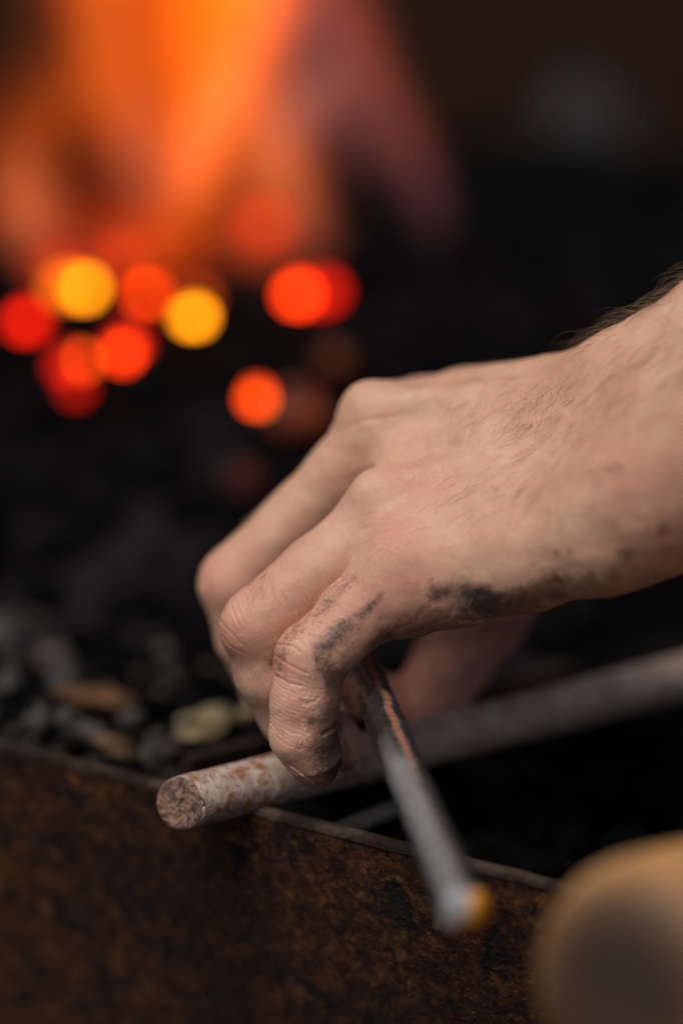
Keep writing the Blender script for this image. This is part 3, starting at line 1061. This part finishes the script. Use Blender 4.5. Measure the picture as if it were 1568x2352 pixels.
def vnoise(P, scale, seed=0):
    """cheap smooth value noise, vectorised"""
    p = P * scale + seed * 17.31
    i = np.floor(p).astype(np.int64); f = p - i
    f = f * f * (3 - 2 * f)
    def h(a):
        n = (a[:, 0] * 374761393 + a[:, 1] * 668265263 + a[:, 2] * 2147483647 + seed * 1442695) & 0xffffffff
        n = ((n ^ (n >> 13)) * 1274126177) & 0xffffffff
        return ((n ^ (n >> 16)) & 0xffff) / 65535.0
    r = 0
    for dx in (0, 1):
        for dy in (0, 1):
            for dz in (0, 1):
                wgt = (f[:, 0] if dx else 1 - f[:, 0]) * (f[:, 1] if dy else 1 - f[:, 1]) * (f[:, 2] if dz else 1 - f[:, 2])
                r = r + wgt * h(i + np.array([dx, dy, dz]))
    return r

def stroke(pts, width):
    """0..1 falloff around a poly-line in plan units, on the near skin only; pts may carry their own width"""
    best = np.full(len(FX), 1e9); wd = np.full(len(FX), float(width))
    for (a, b) in zip(pts[:-1], pts[1:]):
        ax, ay = a[:2]; bx, by = b[:2]
        dx, dy = bx - ax, by - ay
        t = np.clip(((FX - ax) * dx + (FY - ay) * dy) / (dx * dx + dy * dy + 1e-9), 0, 1)
        d = np.hypot(FX - ax - t * dx, FY - ay - t * dy)
        wa = a[2] if len(a) > 2 else width; wb = b[2] if len(b) > 2 else width
        ww = wa + (wb - wa) * t
        m = d / ww < best / wd
        best = np.where(m, d, best); wd = np.where(m, ww, wd)
    return np.exp(-(best / wd) ** 2) * NEAR

def blob(x, y, rx, ry, ang=0):
    c, s_ = math.cos(math.radians(ang)), math.sin(math.radians(ang))
    u = (FX - x) * c + (FY - y) * s_; v = -(FX - x) * s_ + (FY - y) * c
    return np.exp(-((u / rx) ** 2 + (v / ry) ** 2)) * NEAR

disp = np.zeros(len(HV)); red = np.zeros(len(HV)); dry = np.zeros(len(HV)); grime_shade = np.zeros(len(HV)); soot = np.zeros(len(HV))
def crease(pts, wdt, depth, lip=0.4):
    global disp, red
    s1 = stroke(pts, wdt); s2 = stroke(pts, wdt * 2.6)
    disp += -depth * s1 + depth * lip * (s2 - s1)
    red += 0.25 * s1

# --- joint creases and wrinkles
crease([(629, 1503), (650, 1518), (680, 1535), (706, 1546)], 3.4, 0.18)
crease([(634, 1480), (650, 1482), (672, 1484), (690, 1498)], 3.0, 0.30)
crease([(628, 1548), (640, 1556), (664, 1570), (690, 1576)], 3.0, 0.22)
crease([(650, 1470), (668, 1466), (690, 1470), (702, 1486)], 2.6, 0.2)
crease([(630, 1684), (645, 1702), (668, 1714), (694, 1722)], 2.4, 0.09)
crease([(628, 1668), (640, 1684), (662, 1700), (684, 1712)], 2.2, 0.06)
crease([(690, 1608), (702, 1618), (722, 1612), (732, 1602)], 4.0, 0.16)
crease([(505, 1424), (520, 1440), (540, 1462), (556, 1480)], 3.2, 0.14)
crease([(512, 1460), (530, 1482), (548, 1494), (566, 1502)], 3.0, 0.10)
for q in range(5):
    crease([(530 + q * 11, 1385 - q * 8), (538 + q * 11, 1410 - q * 7), (550 + q * 10, 1436 - q * 6)], 2.6, 0.2)
crease([(868, 1506), (884, 1490), (894, 1472), (897, 1458)], 5.0, 0.6)
crease([(806, 1096), (818, 1088), (836, 1078), (860, 1070)], 3.0, 0.25)
crease([(1085, 856), (1100, 868), (1125, 880), (1180, 884), (1260, 868)], 5.0, 0.35)
crease([(800, 985), (824, 968), (860, 962), (900, 957)], 6.0, 0.16)
# folds over the little finger's knuckle
for q in range(7):
    r_ = 34 + q * 15
    pts = [(880 + r_ * math.cos(a) * 1.15, 1300 + r_ * math.sin(a)) for a in np.linspace(-2.3, -0.25, 9)]
    crease([(a + 3 * math.sin(q * 2.1 + i * 1.3), b + 3 * math.cos(q * 1.7 + i)) for i, (a, b) in enumerate(pts)][(q % 3):9 - (q % 2) * 2], 3.0, 0.045 + 0.03 * (q % 3 == 1))
# heel of the hand: soft bulges and a few faint folds
for q in range(9):
    x0 = 915 + q * 37 + 9 * math.sin(q * 2.3); y0 = 1446 - q * 7
    crease([(x0, y0), (x0 + 7 * math.cos(q * 1.7), y0 - 18), (x0 + 10, y0 - 30 - 9 * (q % 3))], 6.5, 0.10 + 0.05 * (q % 2))
crease([(1150, 1418), (1120, 1424), (1062, 1428), (1050, 1420)], 4.0, 0.5)

# --- dry white folds round the little finger's middle joint
gx = 38 * (1 - np.exp(-(FX - 622) / 38.0)) + 0.10 * (FX - 622)
ww = FY - gx
n_a = vnoise(HV, 0.35, 3); n_b = vnoise(HV, 1.1, 4)
m_f = np.clip((FY - 1515) / 40, 0, 1) * np.clip((1712 - FY) / 25, 0, 1) * np.clip((735 + 30 * n_a - FX) / 45, 0, 1) * (FX < 790) * NEAR
ph = (ww + 7 * n_a + 2.5 * n_b) / 10.5
ln = np.clip(np.abs(((ph) % 1.0) - 0.5) * 2, 0, 1)
line = np.clip((ln - 0.70) / 0.25, 0, 1) * m_f * np.clip((vnoise(HV, 0.5, 9) - 0.25) * 2.2, 0, 1)
dry += line * 0.9
disp += (ln - 0.5) * 0.025 * m_f
# palm-side ridges of the little finger, filled with grime
ph2 = (FY + 0.35 * (FX - 720) + 5 * n_a) / 6.6
rid = 0.5 + 0.5 * np.sin(2 * np.pi * ph2)
m_r = blob(765, 1640, 26, 70, 8) + blob(750, 1722, 42, 34)
disp += rid * 0.07 * np.clip(m_r, 0, 1)
crease([(774, 1664), (760, 1676), (742, 1688)], 5.0, 0.3)

# --- dorsal skin: fine transverse lines
ph3 = (FX + 0.25 * FY + 10 * n_a + 5 * n_b) / 9.0
m_d = np.clip(blob(1150, 950, 240, 80, -8) + blob(960, 1010, 120, 70), 0, 1)
disp += 0.085 * np.sin(2 * np.pi * ph3) * m_d * (0.5 + n_b)
# veins
disp += 0.55 * stroke([(1010, 1180), (1120, 1130), (1230, 1120), (1330, 1080), (1420, 1060)], 16)
disp += 0.40 * stroke([(1060, 1010), (1150, 1040), (1260, 1060)], 13)
disp += 0.5 * stroke([(1000, 1010), (1130, 985), (1290, 950)], 15)
disp -= 0.5 * blob(1060, 1050, 120, 30, -15)
# soft unevenness
disp += (vnoise(HV, 0.10, 1) - 0.5) * 0.9 + (vnoise(HV, 0.28, 2) - 0.5) * 0.35 + (n_b - 0.5) * 0.08

# --- redness
for a in ((905, 1235, 70, 55), (655, 1540, 40, 45), (480, 1330, 40, 60), (535, 1455, 45, 45), (960, 1110, 110, 60), (940, 1330, 70, 60), (1000, 1440, 120, 40), (1440, 1090, 120, 60), (1540, 1240, 60, 60), (730, 1790, 60, 25), (680, 1640, 45, 60)):
    red += 0.55 * blob(*a)
for a in ((590, 1290, 160, 90), (640, 1420, 120, 110), (700, 1620, 90, 140), (820, 1380, 120, 80)):
    red += 0.30 * blob(*a)
_thumb_shade = np.clip((HV[:, 2] - 718) / 8, 0, 1) * np.clip((FY - 1380) / 60, 0, 1)  # shaded thumb: its dark red-brown is put into the skin colour
red += 0.9 * _thumb_shade
grime_shade += 0.55 * _thumb_shade
# --- soot
def sp(s1, amt):
    global soot
    soot += amt * s1
sp(stroke([(876, 1366, 10), (846, 1400, 15), (804, 1432, 22), (776, 1460, 29), (738, 1490, 24)], 16), 1.15)
sp(stroke([(1000, 1366, 24), (1030, 1357, 26), (1066, 1356, 27), (1108, 1366, 26)], 20), 1.2)
sp(stroke([(1100, 1370, 24), (1160, 1385, 18), (1230, 1370, 14)], 20), 0.28)
sp(stroke([(1060, 1396, 26), (1130, 1396, 28)], 20), 0.8)
sp(blob(696, 1610, 16, 9), 0.5); sp(blob(768, 1756, 44, 66), 1.5); sp(blob(778, 1690, 16, 50), 0.7)
sp(blob(490, 1338, 7, 9), 0.5)
# --- grime
def gp(s1, amt):
    global grime_shade
    grime_shade += amt * s1
gp(stroke([(780, 1560), (830, 1530), (880, 1480)], 26), 1.0)
gp(stroke([(735, 1520), (762, 1560), (765, 1620), (752, 1700)], 22), 1.1)
gp(blob(740, 1690, 40, 46), 1.0); gp(blob(715, 1655, 16, 12), 0.8); gp(blob(690, 1712, 18, 10), 0.7)
gp(stroke([(800, 1330), (740, 1395), (668, 1460), (628, 1530)], 26), 0.75)
gp(stroke([(900, 1460), (1000, 1440), (1090, 1415), (1180, 1395), (1290, 1350), (1400, 1325)], 34), 0.8)
gp(stroke([(1100, 1385), (1180, 1375), (1270, 1345)], 26), 1.0)
gp(stroke([(990, 1330), (990, 1380)], 9), 0.7)
gp(blob(1440, 1270, 26, 20), 1.0); gp(blob(1520, 1215, 20, 26, 30), 1.1); gp(blob(1274, 1268, 6, 7), 1.6); gp(blob(1306, 1268, 6, 6), 1.3)
gp(blob(790, 1440, 80, 50, -40), 0.35); gp(blob(740, 1770, 30, 16), 0.8); gp(blob(1130, 1150, 80, 40, 20), 0.25)
grime_shade += 0.55 * np.clip(m_r, 0, 1) * (1 - rid)
crease([(664, 1752), (700, 1782), (738, 1804)], 3.0, 0.12)
gp(stroke([(664, 1752), (700, 1782), (738, 1804)], 5), 0.5)
HP = HV + HN * disp[:, None]

def cam_mm_to_world(Pm):
    x, y, z = Pm[:, 0] / 1000, Pm[:, 1] / 1000, Pm[:, 2] / 1000
    return np.stack([x, z * CS - y * SN, CZ - z * SN - y * CS], 1)
def cam_dir_to_world(D):
    return np.stack([D[:, 0], D[:, 2] * CS - D[:, 1] * SN, -D[:, 2] * SN - D[:, 1] * CS], 1)

HW = cam_mm_to_world(HP)
# carry the forearm on beyond the picture's edge, so that it does not end in a cut
_e = np.stack([HQ, np.roll(HQ, -1, 1)], 2).reshape(-1, 2)
_k = np.sort(_e, 1); _k = _k[:, 0] * len(HW) + _k[:, 1]
_uk, _first, _cnt = np.unique(_k, return_index=True, return_counts=True)
_b = _e[_first[_cnt == 1]]
_ring, _inv2 = np.unique(_b, return_inverse=True)
_inv2 = _inv2.reshape(-1, 2)
_d = cam_dir_to_world(np.array([[29.0, -18.0, -13.0]]))[0]; _d /= np.linalg.norm(_d)
_base = HW[_ring].copy(); _cen = _base.mean(0)
_deg = np.bincount(_inv2.ravel(), minlength=len(_ring))[:, None]
_base -= ((_base - _cen) @ _d)[:, None] * _d              # level the ragged rim into one cross-section
for _i in range(80):
    _acc = np.zeros_like(_base)
    np.add.at(_acc, _inv2[:, 0], _base[_inv2[:, 1]]); np.add.at(_acc, _inv2[:, 1], _base[_inv2[:, 0]])
    _base = 0.5 * _base + 0.5 * _acc / _deg
_reach = ((HW[_ring] - _cen) @ _d).max()
_stack = [HW]; _quads = [HQ]; _prev = _ring; _n0 = len(HW)
for _i, (_s, _g) in enumerate(((.02, 1.01), (.05, 1.04), (.09, 1.09), (.14, 1.14), (.19, 1.16), (.22, 1.1), (.235, .8), (.24, .02))):
    _new = _cen + (_base - _cen) * _g + _d * (_s + _reach)
    _idx = _n0 + _i * len(_ring) + np.arange(len(_ring))
    _quads.append(np.stack([_prev[_inv2[:, 1]], _prev[_inv2[:, 0]], _idx[_inv2[:, 0]], _idx[_inv2[:, 1]]], 1))
    _stack.append(_new); _prev = _idx
HW2 = np.concatenate(_stack); HQ2 = np.concatenate(_quads)
_pad = len(HW2) - len(HW)
me = bpy.data.meshes.new("person")
me.vertices.add(len(HW2)); me.vertices.foreach_set("co", HW2.astype(np.float32).ravel())
me.loops.add(HQ2.size); me.loops.foreach_set("vertex_index", HQ2.astype(np.int32).ravel())
me.polygons.add(len(HQ2)); me.polygons.foreach_set("loop_start", (np.arange(len(HQ2)) * 4).astype(np.int32))
me.polygons.foreach_set("use_smooth", np.ones(len(HQ2), bool))
me.update(calc_edges=True); me.validate()
for nm, arr in (("red", red), ("dry", dry), ("grime_shade", grime_shade), ("soot", soot)):
    at = me.attributes.new(nm, 'FLOAT', 'POINT')
    at.data.foreach_set("value", np.concatenate([np.clip(arr, 0, 1.5), np.zeros(_pad)]).astype(np.float32))
person = link("person", me, M_SKIN)
tag(person, "bare left hand and hairy wrist, smudged with soot, fingers curled round a dark steel bar", "person")
print("hand verts", len(HW), time.time() - _t0)

# fingernail of the little finger: a thin curved plate on its outer lower side
sdn = -(FX - 664) * 0.59 + (FY - 1752) * 0.81         # outwards (down and left) of the nail fold
sel = (sdn > 2.5 + 0.0 * FX) & (sdn < 40) & (HV[:, 2] < S * 1012) & (HV[:, 2] > S * 955) & (FX > 664 + 0.35 * sdn) & (FX < 752) & (FY > 1745) & (FY < 1830)
fm = sel[HQ].all(1)
if fm.sum() > 20:
    q_ = HQ[fm]
    ids, inv = np.unique(q_, return_inverse=True)
    wn = cam_dir_to_world(HN[ids])
    top_ = HW[ids] + wn * 0.00022
    bot_ = HW[ids] - wn * 0.0006
    fl = inv.reshape(-1, 4); n_ = len(ids)
    e_ = np.stack([fl, np.roll(fl, -1, 1)], 2).reshape(-1, 2)
    cnt_ = {}
    for a_, b_ in e_:
        k_ = (min(a_, b_), max(a_, b_)); cnt_[k_] = None if k_ in cnt_ else (a_, b_)
    rim_ = [(int(b_), int(a_), int(a_) + n_, int(b_) + n_) for v_ in cnt_.values() if v_ for a_, b_ in [v_]]
    nail_m = N("fingernail")
    vv_ = nail_m.coord()
    nail_m.bsdf(nail_m.ramp(nail_m.noise(vv_, 300, 3), [(0.3, (0.46, 0.24, 0.17)), (0.7, (0.56, 0.32, 0.24))]), 0.32, 0.0, None, 0.5)
    link("fingernail", mesh("fingernail", np.concatenate([top_, bot_]), [tuple(int(x) for x in f) for f in fl] + rim_), nail_m.m, person)
    print("nail faces", fm.sum())
# ------------------------------------------------------------------ hair and nail (parts of the person)
def world_dir(dx, dy, dz=0.0):
    v_ = Vector((dx, dz * CS - dy * SN, -dz * SN - dy * CS))
    return v_
def hairs(name, mask, count, dirf, lmin, lmax, rad, lift, curl, seed):
    rs = np.random.RandomState(seed)
    wgt = np.clip(mask, 0, None); wgt = wgt / wgt.sum()
    ids = rs.choice(len(HV), count, p=wgt)
    vs, fs = [], []
    nd = cam_dir_to_world(HN[ids])
    for m_, i in enumerate(ids):
        p = Vector(HW[i]); nrm = Vector(nd[m_])
        dx, dy = dirf(FX[i], FY[i], rs)
        t = world_dir(dx, dy)
        t = (t - nrm * t.dot(nrm))
        if t.length < 1e-6: continue
        t.normalize()
        side = nrm.cross(t)
        L = rs.uniform(lmin, lmax) / 1000
        lf = lift * rs.uniform(0.4, 1.3); cu = curl * rs.uniform(-1, 1); cu2 = rs.uniform(-.5, .5) * curl
        SEG = 6
        pts = []
        for q in range(SEG + 1):
            s_ = q / SEG
            pts.append(p + t * L * s_ * (1 - 0.12 * s_) + nrm * L * (lf * s_ - lf * 0.75 * s_ * s_) + side * L * (cu * s_ * s_ + cu2 * math.sin(s_ * 5) * 0.25))
        rr = [rad / 1000 * (1 - 0.75 * q / SEG) for q in range(SEG + 1)]
        o = len(vs)
        v1, f1 = tube(pts, rr, n=3, cap=False)
        vs += v1; fs += [tuple(x + o for x in f) for f in f1]
    ob = link(name, mesh(name, vs, fs), M_HAIR, person)
    tag(ob, kind='stuff')
    return ob

edge = np.clip(1 - np.abs((HN * HV).sum(1) / np.linalg.norm(HV, axis=1)) / 0.45, 0, 1)
top = (FY < 1000)
wr = np.clip((FX - 1320) / 120, 0, 1)
m_top = edge * top * wr * (FX < 1640) * (FY < 860)
hairs("wrist_hair", m_top, 150, lambda x, y, r: (-1.0 + r.uniform(-.3, .3), 0.45 + r.uniform(-.5, .35)), 6, 15, 0.055, 0.8, 0.6, 21)
m_wr = NEAR * np.clip(np.exp(-(((FX - 1500) / 120) ** 2 + ((FY - 850) / 110) ** 2)) + 0.8 * np.exp(-(((FX - 1330) / 150) ** 2 + ((FY - 950) / 80) ** 2)), 0, 1)
hairs("wrist_hair", m_wr, 240, lambda x, y, r: (-0.8 + r.uniform(-.4, .3), 0.75 + r.uniform(-.4, .4)), 5, 11, 0.045, 0.30, 0.4, 22)
m_bk = NEAR * (np.exp(-(((FX - 1180) / 170) ** 2 + ((FY - 930) / 60) ** 2)) + 0.9 * np.exp(-(((FX - 1230) / 160) ** 2 + ((FY - 1140) / 70) ** 2)))
hairs("back_of_hand_hair", m_bk, 230, lambda x, y, r: (-0.6 + r.uniform(-.5, .5), 0.8 + r.uniform(-.5, .3)), 4, 9, 0.042, 0.25, 0.5, 23)
m_rg = NEAR * np.exp(-(((FX - 605) / 22) ** 2 + ((FY - 1335) / 34) ** 2))
hairs("finger_hair", m_rg, 22, lambda x, y, r: (0.1 + r.uniform(-.5, .6), 0.9), 5, 11, 0.042, 0.3, 0.5, 24)
m_md = edge * np.exp(-(((FX - 585) / 30) ** 2 + ((FY - 1165) / 40) ** 2)) * (FX < 640)
if m_md.sum() > 0:
    hairs("finger_hair", m_md, 26, lambda x, y, r: (-.8 + r.uniform(-.2, .2), 0.35 + r.uniform(-.4, .2)), 4, 8, 0.042, 0.5, 0.4, 25)
# ------------------------------------------------------------------ what stands behind the forge
M_WALL = mat_stone("sooty_brown_wall", (0.022, 0.0105, 0.0052), (0.036, 0.0175, 0.0085), (0.056, 0.028, 0.014))
wy = 2.6
vs, fs = [], []
nx, nz = 40, 20
for s_ in (0, 1):
    for j in range(nz + 1):
        for i in range(nx + 1):
            x = -2.4 + 4.8 * i / nx; z = -0.02 + 2.9 * j / nz
            vs.append((x, wy + 0.2 * s_ + 0.015 * mnoise.noise(Vector((x * 3, s_, z * 3))), z))
o1 = (nx + 1) * (nz + 1)
for j in range(nz):
    for i in range(nx):
        a = j * (nx + 1) + i
        fs.append((a, a + 1, a + nx + 2, a + nx + 1)); fs.append((a + o1, a + o1 + nx + 1, a + o1 + nx + 2, a + o1 + 1))
for i in range(nx):
    a = nz * (nx + 1) + i
    fs.append((a, a + 1, a + 1 + o1, a + o1))
for j in range(nz):
    a = j * (nx + 1); b = a + nx
    fs.append((a, a + nx + 1, a + nx + 1 + o1, a + o1)); fs.append((b, b + o1, b + nx + 1 + o1, b + nx + 1))
wall = link("wall", mesh("wall", vs, fs), M_WALL)
tag(wall, kind='structure')
# a large grey stone standing on the ground in the gloom
kx = 2.6
p = W(1290, 330, kx)
M_DIM = mat_stone("dim_grey_stone", (0.012, 0.012, 0.0125), (0.026, 0.0255, 0.027), (0.044, 0.044, 0.046))
ht = p.z + 0.055
vs = []
for q in ICO[0]:
    dd = 1 + 0.25 * mnoise.noise(q * 1.3 + Vector((4, 1, 2)))
    vs.append((q.x * 0.085 * dd, q.y * 0.085 * dd, ht / 2 + q.z * ht / 2 * dd))
st = link("standing_stone", mesh("standing_stone", vs, ICO[1]), M_DIM)
st.location = (p.x, p.y, 0)
tag(st, "dim grey rounded stone standing in the gloom at upper right behind the forge", "stone")
